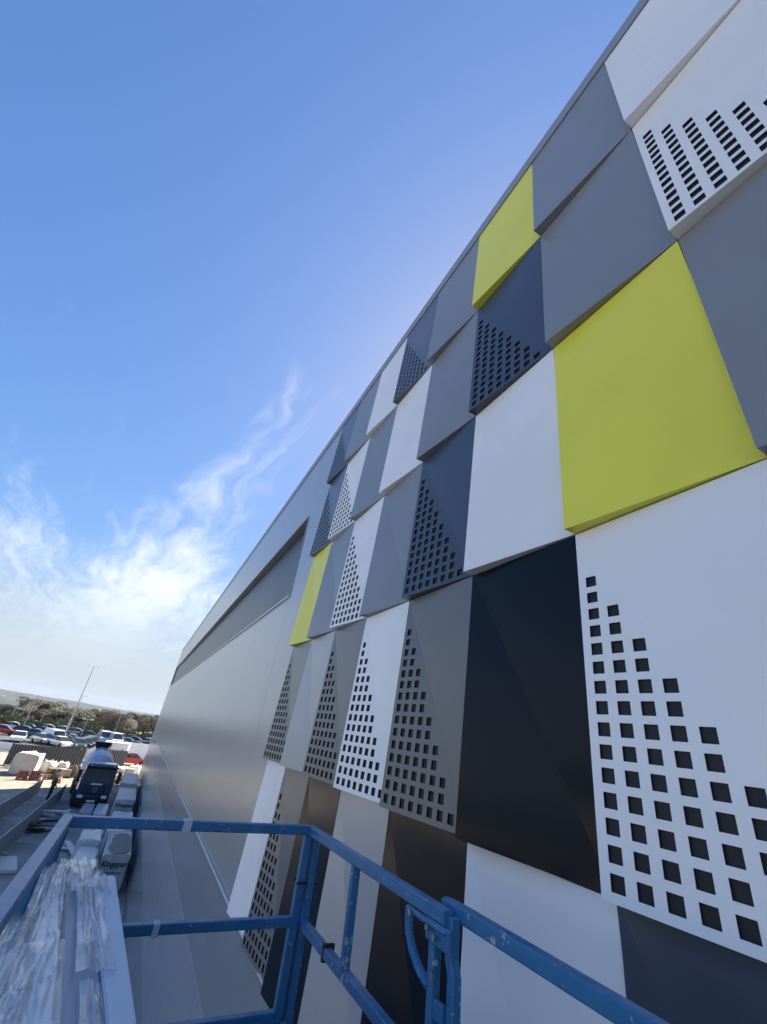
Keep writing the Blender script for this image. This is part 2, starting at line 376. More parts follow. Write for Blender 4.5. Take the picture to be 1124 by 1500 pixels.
# ------------------------------------------------------------------ lift platform with blue guard rails (camera stands in it)
def blue_mat():
    m = bpy.data.materials.new('worn_blue_paint'); m.use_nodes = True; t = m.node_tree; b = NB(t); p = t.nodes['Principled BSDF']
    v = b.n('ShaderNodeNewGeometry').outputs['Position']
    big = b.noise(v, 5, 4); chips = b.ss(b.m('ADD', b.noise(v, 38, 6, .65), b.m('MULTIPLY', big, .35)), .80, .84)
    dust = b.ss(b.noise(v, 9, 6, .65), .45, .8)
    c = b.mix(dust, (.024, .155, .33, 1), (.06, .20, .37, 1))
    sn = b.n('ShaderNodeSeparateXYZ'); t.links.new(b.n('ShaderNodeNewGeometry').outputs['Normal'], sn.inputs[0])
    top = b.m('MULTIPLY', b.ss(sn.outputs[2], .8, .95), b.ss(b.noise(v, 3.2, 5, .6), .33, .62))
    c = b.mix(b.m('MULTIPLY', top, .5), c, (.40, .41, .43, 1))          # patchy paler grey on upward faces
    c = b.mix(chips, c, (.42, .42, .42, 1))
    t.links.new(c, p.inputs['Base Color']); p.inputs['Roughness'].default_value = .42
    bn = b.n('ShaderNodeBump'); bn.inputs['Strength'].default_value = .15; bn.inputs['Distance'].default_value = .002
    t.links.new(b.noise(v, 60, 3), bn.inputs['Height']); t.links.new(bn.outputs[0], p.inputs['Normal'])
    return m
m_blue = blue_mat()
m_steel = mat('scuffed_steel', (.4, .4, .4), .45, .8, var=.3, scale=20)
lift = empty('lift_platform', 'blue steel lift platform with guard rails and gate latch', 'lift', (-1.2, .55, 5.25))
linv = Matrix.Translation(lift.location).inverted()
def lp(mb, name, m=m_blue, smooth=False):
    mb.v = [(q[0], q[1], q[2] + H) for q in mb.v]
    o = mb.build(name, m, lift, smooth); o.matrix_parent_inverse = linv; return o
R_ = .0235
FL, FR = (-3.03, -.15), (-3.116, 1.222)
lp(MB().tube([(-3.026, -.17, -.55), (-3.116, 1.243, -.55)], R_, square=True), 'top_rail')
lp(MB().tube([(-3.09, 1.222, -.551), (-1.715, 1.287, -.551)], R_, square=True), 'top_rail')
lp(MB().tube([(-3.03, -.145, -.549), (-.55, -.165, -.549)], R_ * 1.1, square=True), 'top_rail')
lp(MB().tube([(-1.80, 1.322, -.536), (-1.775, 1.338, -.536), (-1.71, 1.345, -.536), (.9, 1.44, -.534)], R_ * 1.05, square=True), 'gate_top_rail')
lp(MB().tube([(-3.05, -.10, -.985), (-3.112, 1.20, -.985)], R_ * .95, square=True), 'middle_rail')
lp(MB().tube([(-3.10, 1.25, -.90), (-3.09, 1.25, -.955), (-3.04, 1.252, -.985), (-1.80, 1.285, -.985)], R_ * .95, square=True), 'middle_rail')
lp(MB().tube([(-3.0, -.155, -.985), (-.5, -.165, -.985)], R_ * .95, square=True), 'middle_rail')
lp(MB().tube([(-3.06, -.12, -1.37), (-3.112, 1.19, -1.37)], R_ * .95, square=True), 'lower_rail')
lp(MB().tube([(-3.08, 1.235, -1.40), (-1.75, 1.29, -1.40)], R_ * .95, square=True), 'lower_rail')
lp(MB().tube([(-3.112, 1.205, -.58), (-3.112, 1.205, -1.70)], R_ * 1.05, square=True, up=(0, 1, 0)), 'corner_post')
lp(MB().tube([(-3.09, 1.262, -.58), (-3.09, 1.262, -1.70)], R_ * .9, square=True, up=(0, 1, 0)), 'corner_post')
lp(MB().tube([(-3.03, -.145, -.58), (-3.03, -.145, -1.70)], R_ * 1.1, square=True, up=(0, 1, 0)), 'corner_post')
lp(MB().tube([(-2.93, -.15, -.58), (-2.93, -.15, -1.70)], R_, square=True, up=(0, 1, 0)), 'post')
lp(MB().tube([(-2.33, -.155, -.58), (-2.33, -.155, -1.70)], R_ * 1.25, square=True, up=(0, 1, 0)), 'post')
lp(MB().tube([(-1.2, -.155, -.58), (-1.2, -.155, -1.70)], R_, square=True, up=(0, 1, 0)), 'post')
lp(MB().tube([(-2.485, 1.256, -.57), (-2.485, 1.262, -.975)], R_ * .85, square=True, up=(0, 1, 0)), 'brace_bar')
lp(MB().tube([(-1.79, 1.283, -.575), (-1.79, 1.283, -1.70)], R_ * .8, square=True, up=(0, 1, 0)), 'latch_post')
lp(MB().tube([(-1.705, 1.30, -.545), (-1.705, 1.30, -.66), (-1.69, 1.302, -.70), (-1.69, 1.302, -1.70)], R_ * .85, square=True, up=(0, 1, 0)), 'latch_post')
lp(MB().box(-1.83, -1.675, 1.262, 1.28, -.64, -.575, .004), 'latch_plate')
lp(MB().box(-1.775, -1.715, 1.27, 1.29, -.83, -.78, .004), 'latch_plate')
lp(MB().tube([(-1.955, 1.262, -.585), (-1.955, 1.262, -.62), (-1.945, 1.262, -.66), (-1.915, 1.263, -.70), (-1.87, 1.266, -.735), (-1.81, 1.276, -.765)], .0165, 10), 'curved_handle', smooth=True)
lp(MB().tube([(-1.96, 1.258, -.59), (-1.70, 1.27, -.59)], .012, 8), 'latch_bar', smooth=True)
for q in ((-1.92, 1.246, -.592), (-1.80, 1.252, -.60), (-1.755, 1.254, -.615), (-1.76, 1.258, -.72)):
    lp(MB().lathe([(-.008, .011), (.0, .011), (.004, .008)][::-1], 'y', 8, q), 'bolt', m_steel, True)
lp(MB().tube([(-3.145, 1.17, -.80), (-3.14, 1.30, -.80)], .008, 6).tube([(-3.08, 1.17, -.805), (-3.08, 1.30, -.805)], .006, 6), 'cable_tie', mat('black_plastic', (.015, .015, .017), .5))
lp(MB().box(-2.72, -2.70, 1.235, 1.30, -1.02, -.95, .003), 'cable_tie', MATS['black_plastic'])
for y0, y1, z in ((.42, .47, -.55), (.425, .455, -.985)):
    lp(MB().box(-3.10, -3.04, y0, y1, z - .027, z + .027, .004), 'tape_patch', mat('pale_tape', (.5, .54, .6), .5))
lp(MB().box(-3.12, 1.6, -.19, 1.34, -1.75, -1.70), 'deck', mat('checker_deck', (.16, .165, .17), .5, .6, var=.3, scale=8, bump=.4, bscale=60))
lp(MB().box(-3.06, -3.045, -.12, 1.20, -1.70, -1.56).box(-3.04, 1.5, 1.235, 1.25, -1.70, -1.56), 'toe_board')
# the hydraulic scissor arms and chassis that carry the platform
arm = MB()
for k in range(3):
    z0, z1 = -6.2 + k * 1.45, -4.75 + k * 1.45
    for y in (.2, 1.0):
        arm.tube([(-2.7, y, z0), (1.0, y, z1)], .055, square=True).tube([(-2.7, y + .07, z1), (1.0, y + .07, z0)], .055, square=True)
lp(arm, 'scissor_arms')
ch = MB().box(-2.9, 1.4, .05, 1.2, -6.6, -6.2, .03)
lp(ch, 'chassis')
for x in (-2.4, .9):
    for y in (.0, 1.05):
        lp(MB().lathe([(0, .2), (.02, .3), (.2, .3), (.22, .2)], 'y', 18, (x, y, -6.7)), 'wheel', mat('tyre_rubber', (.02, .02, .02), .8), True)
# ------------------------------------------------------------------ wrapped cladding panels standing on edge in the platform
m_wrapw = mat('protected_panel_face', (.74, .76, .80), .38, rvar=.1, scale=5)
m_edge = mat('panel_return_edge', (.33, .37, .44), .36, rvar=.1, scale=5)
def film_mat():
    m = bpy.data.materials.new('clear_wrapping_film'); m.use_nodes = True; t = m.node_tree; b = NB(t); t.nodes.clear()
    v = b.n('ShaderNodeNewGeometry').outputs['Position']
    vm = b.n('ShaderNodeVectorMath', operation='MULTIPLY'); t.links.new(v, vm.inputs[0]); vm.inputs[1].default_value = (.3, 1., 1)
    n1 = b.noise(vm.outputs[0], 14, 3, .5, 1.2)
    bn = b.n('ShaderNodeBump'); bn.inputs['Strength'].default_value = .18; bn.inputs['Distance'].default_value = .01; t.links.new(n1, bn.inputs['Height'])
    tr_ = b.n('ShaderNodeBsdfTransparent'); di = b.n('ShaderNodeBsdfDiffuse'); di.inputs[0].default_value = (.9, .92, .95, 1); t.links.new(bn.outputs[0], di.inputs['Normal'])
    gl = b.n('ShaderNodeBsdfGlossy'); gl.inputs['Roughness'].default_value = .24; t.links.new(bn.outputs[0], gl.inputs['Normal'])
    fr = b.n('ShaderNodeLayerWeight'); fr.inputs[0].default_value = .5; t.links.new(bn.outputs[0], fr.inputs['Normal'])
    m1 = b.n('ShaderNodeMixShader'); t.links.new(b.m('MULTIPLY_ADD', b.ss(b.noise(v, 7, 2), .4, .7), .30, .12), m1.inputs[0]); t.links.new(tr_.outputs[0], m1.inputs[1]); t.links.new(di.outputs[0], m1.inputs[2])
    m2 = b.n('ShaderNodeMixShader'); t.links.new(b.m('MULTIPLY_ADD', b.m('POWER', fr.outputs['Facing'], 3.), .55, .07), m2.inputs[0]); t.links.new(m1.outputs[0], m2.inputs[1]); t.links.new(gl.outputs[0], m2.inputs[2])
    t.links.new(m2.outputs[0], b.n('ShaderNodeOutputMaterial').inputs[0])
    return m
m_film = film_mat()
from mathutils import noise as mn
def film_sheet(quad, nu, nv, amp, seed, drop=0.):
    """crumpled film lying over the quad (four world corners), hanging over both long sides"""
    a, b, c_, d_ = (Vector(q) for q in quad); vs = []; fs = []
    for i in range(nu + 1):
        u = i / nu
        for j in range(nv + 1):
            t = j / nv * 1.2 - .1; tt = min(1, max(0, t))
            p0 = a.lerp(b, u).lerp(d_.lerp(c_, u), tt)
            out = max(0, -t, t - 1)
            L_ = (b - a).length; n1 = (1 - abs(mn.noise(Vector((u * L_ * 1.5 + seed + t * .5, t * 1.7 - u * L_ * .9, seed * .7))))) ** 5 + .45 * (1 - abs(mn.noise(Vector((u * L_ * 3.2 - t + seed, t * 3.2 + u * L_ * 1.6, seed))))) ** 6
            n2 = mn.noise(Vector((u * L_ * 4 + seed, t * 3, 2.)))
            off = amp * (.15 + .6 * min(1.6, n1) + .2 * n2)
            sgn = -1 if t < 0 else (1 if t > 1 else 0)
            across = (d_ - a).normalized()
            p = p0 + Vector((0, 0, off - out * drop)) + across * sgn * (.008 + amp * .5 * n1 + out * .02)
            vs.append(p)
    for i in range(nu):
        for j in range(nv): q = i * (nv + 1) + j; fs.append((q, q + 1, q + nv + 2, q + nv + 1))
    return MB().add(vs, fs)
def cassette(name, label, far, near, z, faceM, film=None, hgt=.985, lowfar=0.):
    """far, near: (x, y0, y1) of the top edge; panel stands on the deck"""
    root = empty(name, label, 'panel', ((far[0] + near[0]) / 2, (far[1] + near[1]) / 2, H + z - hgt), 0, 'wrapped cladding panels in the lift')
    inv = Matrix.Translation(root.location).inverted()
    zt = H + z; zb = zt - hgt
    T = [(far[0], far[1], zt - lowfar), (far[0], far[2], zt - lowfar), (near[0], near[2], zt), (near[0], near[1], zt)]
    B = [(x, y, zb) for x, y, _ in T]
    o = MB().add(T + B, [(0, 1, 2, 3), (7, 6, 5, 4)] + [(i, i + 4, (i + 1) % 4 + 4, (i + 1) % 4) for i in range(4)])
    bm = bmesh.new(); me = o.mesh(name, faceM); bm.from_mesh(me); bmesh.ops.bevel(bm, geom=bm.edges[:], offset=.004, segments=2, affect='EDGES'); bm.to_mesh(me); bm.free()
    q = bpy.data.objects.new('cassette', me); link(q, root); q.matrix_parent_inverse = inv
    if film:
        for nm, fx in zip(('film', 'film_fold'), film):
            q = fx.build(nm, m_film, root, True); q.matrix_parent_inverse = inv
    return root
def toplerp(far, near, u, v, dz=0., z=-.7): 
    x = far[0] + (near[0] - far[0]) * u; y0 = far[1] + (near[1] - far[1]) * u; y1 = far[2] + (near[2] - far[2]) * u
    return (x, y0 + (y1 - y0) * v, H + z + dz)
f1, n1_ = (-2.93, -.165, -.118), (-1.22, -.125, -.05)
f2, n2_ = (-2.95, -.108, -.068), (-1.22, -.035, .105)
f3, n3_ = (-2.93, -.056, .045), (-1.22, .12, .225)
f4, n4_ = (-2.78, .058, .152), (-1.22, .232, .292)
def q4(fa, ne, u0, u1, v0, v1, dz=.004): return [toplerp(fa, ne, u0, v0, dz), toplerp(fa, ne, u1, v0, dz), toplerp(fa, ne, u1, v1, dz), toplerp(fa, ne, u0, v1, dz)]
cassette('wrapped_panel', 'film wrapped pale panel on edge, leftmost against the blue side rail', f1, n1_, -.705, m_wrapw,
         [film_sheet(q4(f1, n1_, -.01, 1, 0., 1.), 110, 26, .011, 1.3, .9), film_sheet(q4(f1, n1_, .2, .5, -.3, .9), 80, 24, .022, 4.3, .8)])
cassette('wrapped_panel', 'film wrapped panel on edge, second from the blue side rail', f2, n2_, -.70, m_wrapw,
         [film_sheet(q4(f2, n2_, -.015, 1, 0., 1.), 120, 26, .012, 9.1, .9), film_sheet(q4(f2, n2_, .5, .9, -.1, 1.), 80, 26, .02, 2.2, .3)])
cassette('wrapped_panel', 'grey blue panel on edge with loose twisted film, third from the side rail', f3, n3_, -.71, m_edge,
         [film_sheet(q4(f3, n3_, -.03, .22, .0, 1.1), 80, 30, .028, 5.5, .6), film_sheet(q4(f3, n3_, .18, .62, .45, 1.15), 100, 26, .022, 7.9, .4)])
cassette('wrapped_panel', 'bare pale blue board on edge nearest the middle of the platform', f4, n4_, -.70, mat('pale_board', (.68, .72, .80), .4, rvar=.08, scale=3),
         [film_sheet(q4(f4, n4_, .02, .16, -.2, .45), 60, 22, .03, 3.7, .3), film_sheet(q4(f4, n4_, .62, .95, -.75, -.15), 80, 24, .022, 8.8, .4)])
f0, n0_ = (-2.36, -.205, -.172), (-1.22, -.30, -.135)
# ------------------------------------------------------------------ insulation packs along the wall base
m_pack = mat('grey_pack_wrap', (.44, .46, .48), .45, rvar=.15, scale=4, var=.2, bump=.15, bscale=5)
m_pwhite = mat('white_pack_wrap', (.62, .64, .66), .4, rvar=.2, scale=4, var=.15, bump=.3, bscale=7)
m_ink = mat('dark_print', (.03, .035, .06), .6)
m_foam = mat('buff_foam', (.30, .29, .255), .9, var=.2, scale=6)
m_tim = mat('timber_bearer', (.32, .24, .15), .8, var=.3, scale=8)
def pack(label, x0, x1, y0, y1, z0, z1, m, lumps=.02, text=None, seed=0, oval=False, group='packs of insulation along the wall'):
    root = empty('insulation_pack', label, 'pack', ((x0 + x1) / 2, (y0 + y1) / 2, 0), 0, group)
    cx, cy = root.location.x, root.location.y
    bm = bmesh.new(); bmesh.ops.create_cube(bm, size=1)
    for q in bm.verts: q.co = Vector((q.co.x * (x1 - x0), q.co.y * (y1 - y0), (z0 + z1) / 2 + q.co.z * (z1 - z0)))
    bmesh.ops.bevel(bm, geom=bm.edges[:], offset=.05, segments=2, affect='EDGES')
    bmesh.ops.subdivide_edges(bm, edges=bm.edges[:], cuts=3, use_grid_fill=True)
    for q in bm.verts:
        n = mn.noise(q.co * 1.8 + Vector((seed, seed, 0))) + .6 * mn.noise(q.co * 5 + Vector((0, seed, 3)))
        q.co += Vector((n * lumps, n * lumps, n * lumps * 1.3))
    me = bpy.data.meshes.new('pack_body'); bm.to_mesh(me); bm.free(); me.materials.append(m)
    me.polygons.foreach_set('use_smooth', [True] * len(me.polygons)); me.set_sharp_from_angle(angle=math.radians(45))
    link(bpy.data.objects.new('pack_body', me), root)
    for sx in (-.8, 0, .8):
        MB().box(sx * (x1 - x0) / 2 - .05, sx * (x1 - x0) / 2 + .05, y0 - cy + .03, y1 - cy - .03, .012, z0 + .03).build('bearer', m_tim, root)
    if text:
        text_mesh('printed_name', text, (y1 - y0) * .25, m_ink, root, (x1 - cx + lumps * 1.3 + .012, 0, z1 - .30), (PI / 2, 0, PI / 2))
        MB().box(x1 - cx + lumps * 1.3 + .008, x1 - cx + lumps * 1.3 + .012, -.30, .34, z1 - .60, z1 - .57).build('printed_line', m_ink, root)
    if oval:
        n = 20; pts = []
        for i in range(n):
            a = 2 * PI * i / n; ca, sa = math.cos(a), math.sin(a)
            px = math.copysign(abs(ca) ** .65, ca) * 1.75; py = math.copysign(abs(sa) ** .65, sa) * .47
            if px < 0 and py < 0: px *= .9; py *= .75
            pts.append((px + .3, py + .03, z1 + lumps + .02))
        MB().add(pts + [(p[0], p[1], p[2] - .04) for p in pts], [tuple(range(n))] + [(i, (i + 1) % n, (i + 1) % n + n, i + n) for i in range(n)]).build('torn_opening', m_foam, root)
    return root
pack('grey wrapped insulation pack, nearest by the wall, with a buff opening torn in its top', -29.6, -25.2, .62, 1.72, .1, 1.33, m_pack, .03, 'Kingspan', 1, True)
pack('low pale wrapped insulation pack behind the torn one', -35.6, -30.6, .58, 1.72, .1, 1.15, m_pwhite, .05, None, 4)
pack('grey insulation pack with dark lettering, midway along the wall', -41.6, -36.6, .5, 1.68, .1, 1.62, m_pack, .03, 'Kingspan', 2)
pack('tall grey insulation pack beside the truck, farthest along the wall', -48.6, -42.4, .52, 1.7, .1, 1.8, m_pack, .03, None, 3)
pack('crumpled white film wrapped pack, nearest in the row beside the grey packs', -26.9, -24.2, -.42, .42, .1, 1.22, m_pwhite, .07, None, 6)
pack('crumpled white film wrapped pack, second in the row beside the grey packs', -29.4, -27.1, -.55, .36, .1, 1.4, m_pwhite, .09, None, 7)
pack('flat pale pack lying in front of the truck, left of two', -41.4, -38.4, -1.35, -.62, .1, .55, m_pack, .02, None, 8, group='flat packs in front of the truck')
pack('flat pale pack lying in front of the truck, right of two', -41.2, -37.6, -.5, .25, .1, .62, m_pwhite, .03, None, 9, group='flat packs in front of the truck')
pack('cream tarpaulin covered stack beside the red barriers', -58.8, -56.2, -9.0, -7.0, .1, 1.75, mat('cream_tarp', (.68, .63, .54), .6, var=.15, scale=2, bump=.3, bscale=3), .14, None, 12, group='covered stacks in the sun')
def plank_pile(label, x, y, n, m, L=1.6, seed=0, spread=.5, wd=.2, th=.04):
    rr_ = random.Random(seed); root = empty('board_pile', label, 'board pile', (x, y, 0))
    for k in range(n):
        mb = MB().box(-L / 2, L / 2, -wd / 2, wd / 2, 0, th, .008)
        o = mb.build('board', m, root); o.location = (rr_.uniform(-spread, spread), rr_.uniform(-spread, spread), .02 + k * th * 1.05)
        o.rotation_euler = (rr_.uniform(-.04, .04), rr_.uniform(-.05, .05), rr_.uniform(0, PI))
    return root
m_offw = mat('offcut_white', (.6, .6, .6), .5)
plank_pile('heap of white board offcuts beside the low barrier', -38.6, -3.2 + .55, 9, m_offw, 1.7, 3, .55, .28, .06)
plank_pile('dark scrap boards beside the white offcuts', -35.8, -2.8, 8, mat('dark_scrap', (.09, .075, .065), .8, var=.4, scale=5), 1.5, 5, .7, .25, .05)
plank_pile('white boards leaning flat near the wrapped packs', -31.5, -.85, 3, m_offw, 2.2, 8, .15, .3, .06)
o = MB().box(-1.2, .9, -.7, .7, .02, .16, .02).build('concrete_slab', m_offw); o.location = (-28.6, -3.3, 0); o.rotation_euler = (0, 0, .2)
tag(o, 'pale slab lying on the yard left of the lift', 'slab')
# ------------------------------------------------------------------ site barriers along the lane
m_barr = mat('barrier_sheet', (.38, .39, .375), .6, var=.2, scale=2)
m_galv = mat('galvanised_steel', (.45, .46, .47), .45, .7, var=.2, scale=15)
def barrier_run(label, pts, hgt):
    root = empty('site_barrier', label, 'barrier', (pts[0][0], pts[0][1], 0))
    ox, oy = pts[0]
    for (xa, ya), (xb, yb) in zip(pts, pts[1:]):
        L = math.hypot(xb - xa, yb - ya); n = max(1, round(L / 2.3)); a = math.atan2(yb - ya, xb - xa)
        for k in range(n):
            s = L / n
            o = MB().box(.03, s - .03, -.015, .015, .06, hgt - .02).build('barrier_panel', m_barr, root)
            o.location = (xa - ox + math.cos(a) * s * k, ya - oy + math.sin(a) * s * k, 0); o.rotation_euler = (0, 0, a)
            q = MB().tube([(0, 0, 0), (0, 0, hgt + .03)], .025, 8).box(-.22, .22, -.22, .22, .012, .05).build('post', m_galv, root); q.location = o.location
            q = MB().tube([(0, 0, hgt), (s, 0, hgt)], .024, 8).build('top_tube', m_galv, root); q.location = o.location; q.rotation_euler = (0, 0, a)
    return root
barrier_run('low grey barrier run with pale top tube nearest the truck', [(-26.5, -3.75), (-33, -3.5), (-45.5, -3.15)], 1.05)
barrier_run('low grey barrier run with pale top tube farther left across the lane', [(-29, -5.6), (-38, -5.3), (-47, -4.95)], 1.05)
# ------------------------------------------------------------------ worker
def person(label, loc, rz):
    vs = dict(pel=(0, 0, .95), che=(0, .0, 1.28), nek=(0, 0, 1.50), hea=(.02, 0, 1.66), top=(.01, 0, 1.76))
    for s, n in ((1, 'l'), (-1, 'r')):
        vs.update({'hip' + n: (0, s * .09, .9), 'kne' + n: (.03 * s + .02, s * .11, .5), 'ank' + n: (.02 * s - .02, s * .12, .09), 'toe' + n: (.16 + .02 * s, s * .14, .04),
                   'sho' + n: (0, s * .19, 1.43), 'elb' + n: (-.03, s * .26, 1.15), 'wri' + n: (.12, s * .22, .94), 'han' + n: (.18, s * .21, .88)})
    es = [('pel', 'che'), ('che', 'nek'), ('nek', 'hea'), ('hea', 'top')]
    for n in 'lr': es += [('pel', 'hip' + n), ('hip' + n, 'kne' + n), ('kne' + n, 'ank' + n), ('ank' + n, 'toe' + n), ('che', 'sho' + n), ('sho' + n, 'elb' + n), ('elb' + n, 'wri' + n), ('wri' + n, 'han' + n)]
    rad = dict(pel=.16, che=.17, nek=.065, hea=.095, top=.07, hip=.11, kne=.075, ank=.055, toe=.045, sho=.085, elb=.06, wri=.045, han=.04)
    keys = list(vs); me = bpy.data.meshes.new('person'); me.from_pydata([vs[k] for k in keys], [(keys.index(a), keys.index(b)) for a, b in es], [])
    o = bpy.data.objects.new('tmp', me); COL.objects.link(o); md = o.modifiers.new('s', 'SKIN'); o.modifiers.new('u', 'SUBSURF').levels = 2
    for i, k in enumerate(keys):
        R = rad.get(k, rad.get(k[:-1])); sv = me.skin_vertices[0].data[i]; sv.radius = (R, R * (.72 if k in ('pel', 'che') else 1)); sv.use_root = k == 'pel'
    dg = bpy.context.evaluated_depsgraph_get(); m2 = bpy.data.meshes.new_from_object(o.evaluated_get(dg)); bpy.data.objects.remove(o)
    ms = [mat('dark_work_clothes', (.03, .035, .03), .8), mat('skin_tone', (.45, .28, .2), .6), mat('olive_jacket', (.075, .085, .05), .8), mat('boots', (.02, .018, .015), .7)]
    m2.materials.clear()
    for q in ms: m2.materials.append(q)
    for pl in m2.polygons:
        z = pl.center.z; pl.use_smooth = True
        pl.material_index = 3 if z < .12 else 1 if z > 1.5 or (z < .93 and pl.center.x > .09 and z > .8) else 2 if z > .9 else 0
    b = bpy.data.objects.new('person', m2); b.location = loc; b.rotation_euler = (0, 0, rz); link(b, None, label, 'person')
    MB().lathe([(1.70, .135), (1.715, .135), (1.72, .118), (1.78, .112), (1.83, .085), (1.86, .03), (1.862, .0)], 'z', 16, (.015, 0, 0)).build('helmet', mat('white_helmet', (.8, .8, .78), .35), b, True)
    return b
person('person in dark clothes and white helmet standing between the barriers', (-44.7, -3.95, .012), 2.2)
# ------------------------------------------------------------------ concrete mixer truck facing the camera
m_navyp = mat('navy_truck_paint', (.018, .03, .10), .25, coat=.6)
m_glass = mat('dark_glass', (.02, .024, .028), .06, spec=.8)
m_drum = mat('pale_blue_drum', (.34, .40, .56), .35, var=.12, scale=2)
m_blk = mat('black_trim', (.015, .015, .016), .55)
m_rub = MATS['tyre_rubber']; m_lamp = mat('headlamp_glass', (.85, .85, .85), .15, spec=.8); m_wht = mat('white_paint', (.78, .78, .77), .4)
m_redp = mat('red_paint', (.40, .05, .045), .4, coat=.1)
tr = empty('mixer_truck', 'dark blue concrete mixer truck with pale drum facing the camera', 'truck', (-46.9, -1.60, .012), math.radians(7))
tr.scale = (.92, .92, .92)
def wheel(parent, x, y, R, wd, rimc=m_galv):
    o = MB().lathe([(-wd / 2, R * .72), (-wd / 2, R * .93), (-wd * .38, R), (wd * .38, R), (wd / 2, R * .93), (wd / 2, R * .72)], 'y', 22, (0, 0, 0)).build('wheel', m_rub, parent, True); o.location = (x, y, R)
    MB().lathe([(-wd * .42, R * .2), (-wd * .42, R * .71), (wd * .42, R * .71), (wd * .42, R * .2)], 'y', 16).build('rim', rimc, o, True)
    return o
cabp = [(4.6, .55), (4.72, .75), (4.70, 1.75), (4.42, 2.95), (4.25, 3.06), (2.75, 3.06), (2.65, .55)]
MB().prism(cabp, -1.22, 1.22, [0, 0, 0, .10, .16, .16, 0]).build('cab', m_navyp, tr)
MB().add([(4.715, -1.08, 1.80), (4.715, 1.08, 1.80), (4.475, .98, 2.80), (4.475, -.98, 2.80), (4.69, -1.08, 1.80), (4.69, 1.08, 1.80), (4.43, .98, 2.80), (4.43, -.98, 2.80)],
         [(0, 1, 2, 3), (7, 6, 5, 4)] + [(i, i + 4, (i + 1) % 4 + 4, (i + 1) % 4) for i in range(4)]).build('windscreen', m_glass, tr)
for s in (-1, 1):
    MB().box(3.25, 4.2, s * 1.205 - .012, s * 1.205 + .012, 1.85, 2.6).build('side_window', m_glass, tr)
    MB().box(4.65, 4.80, s * .86 - .2, s * .86 + .2, .72, .93, .03).build('headlight', m_lamp, tr)
    a = MB().box(4.5, 4.66, s * 1.46 - .13, s * 1.46 + .13, 1.75, 2.6, .04); a.tube([(4.5, s * 1.2, 2.55), (4.58, s * 1.45, 2.55)], .025).tube([(4.5, s * 1.2, 1.85), (4.58, s * 1.45, 1.85)], .025)
    a.build('mirror', m_blk, tr)
    MB().tube([(4.63, s * .33, 1.83), (4.52, s * .62, 2.3)], .016).build('wiper', m_blk, tr)
    MB().lathe([(0, .06), (.03, .05)], 'x', 10, (4.50, s * .86, 2.97)).build('marker_lamp', m_lamp, tr)
MB().box(4.46, 4.74, -1.18, 1.18, 2.80, 2.93, .03).build('sun_visor', m_blk, tr)
MB().box(4.60, 4.80, -1.24, 1.24, .32, .66, .05).build('bumper', m_blk, tr)
for k in range(4): MB().box(4.715, 4.745, -.72, .72, .98 + .16 * k, 1.07 + .16 * k, .01).build('grille_bar', m_navyp if k else m_blk, tr)
MB().box(4.70, 4.722, -.8, .8, .94, 1.58).build('grille', m_blk, tr)
st = MB(); st.tube([(4.765, .17 * math.cos(a), 1.30 + .17 * math.sin(a)) for a in [2 * PI * i / 20 for i in range(21)]], .016, 6)
for a in (90, 210, 330): st.tube([(4.765, 0, 1.30), (4.765, .17 * math.cos(math.radians(a)), 1.30 + .17 * math.sin(math.radians(a)))], .014, 6)
st.build('badge', m_galv, tr, True)
MB().box(4.722, 4.74, -.4, .4, 1.635, 1.735).build('name_strip', m_wht, tr)
MB().box(4.80, 4.815, -.3, .3, .62 - .14, .62).build('number_plate', mat('plate_white', (.85, .85, .8), .4), tr)
MB().box(-4.6, 3.0, -.45, .45, .75, 1.05).box(-4.6, 2.6, -1.2, -.9, 1.05, 1.12).box(-4.6, 2.6, .9, 1.2, 1.05, 1.12).build('chassis', m_blk, tr)
for x in (3.7, 1.9, -2.0, -3.4):
    for s in (-1, 1):
        wheel(tr, x, s * 1.06, .52, .34)
        MB().prism([(x + .62 * math.cos(a), .56 + .6 * math.sin(a)) for a in [PI * i / 8 for i in range(9)]] + [(x + .57 * math.cos(a), .56 + .55 * math.sin(a)) for a in [PI * i / 8 for i in range(8, -1, -1)]], s * 1.06 - .19, s * 1.06 + .19).build('mudguard', m_blk, tr)
pr = [(-3.1, .45), (-2.9, .72), (-2.2, 1.0), (-1.0, 1.22), (.2, 1.26), (1.2, 1.2), (2.0, .98), (2.5, .62), (2.62, .3)]
dr = MB().lathe(pr, 'x', 28).build('drum', m_drum, tr, True); dr.location = (-.2, 0, 2.32); dr.rotation_euler = (0, math.radians(9), 0)
for k in (-1.4, .9): MB().lathe([(k - .06, 1.262), (k + .06, 1.262)], 'x', 28, closed=False).build('drum_band', m_wht, dr, True)
hp = MB(); hp.add([(-4.0, -.75, 4.1), (-2.7, -.75, 4.1), (-2.7, .75, 4.1), (-4.0, .75, 4.1), (-3.7, -.35, 3.3), (-3.1, -.35, 3.3), (-3.1, .35, 3.3), (-3.7, .35, 3.3)],
                  [(0, 1, 5, 4), (1, 2, 6, 5), (2, 3, 7, 6), (3, 0, 4, 7)]); hp.build('hopper', m_blk, tr)
MB().tube([(-3.6, -.5, 1.1), (-3.4, -.45, 3.4)], .05).tube([(-3.6, .5, 1.1), (-3.4, .45, 3.4)], .05).build('hopper_frame', m_blk, tr)
ld = MB().tube([(-3.9, .8, 1.1), (-3.9, .8, 3.9)], .025).tube([(-4.3, .8, 1.1), (-4.3, .8, 3.9)], .025)
for k in range(9): ld.tube([(-3.9, .8, 1.3 + k * .3), (-4.3, .8, 1.3 + k * .3)], .018)
ld.build('ladder', m_galv, tr)
wall_sheet(CX + 8 * PW + .01, XR, LZ + .02, ZT, m_sheet)
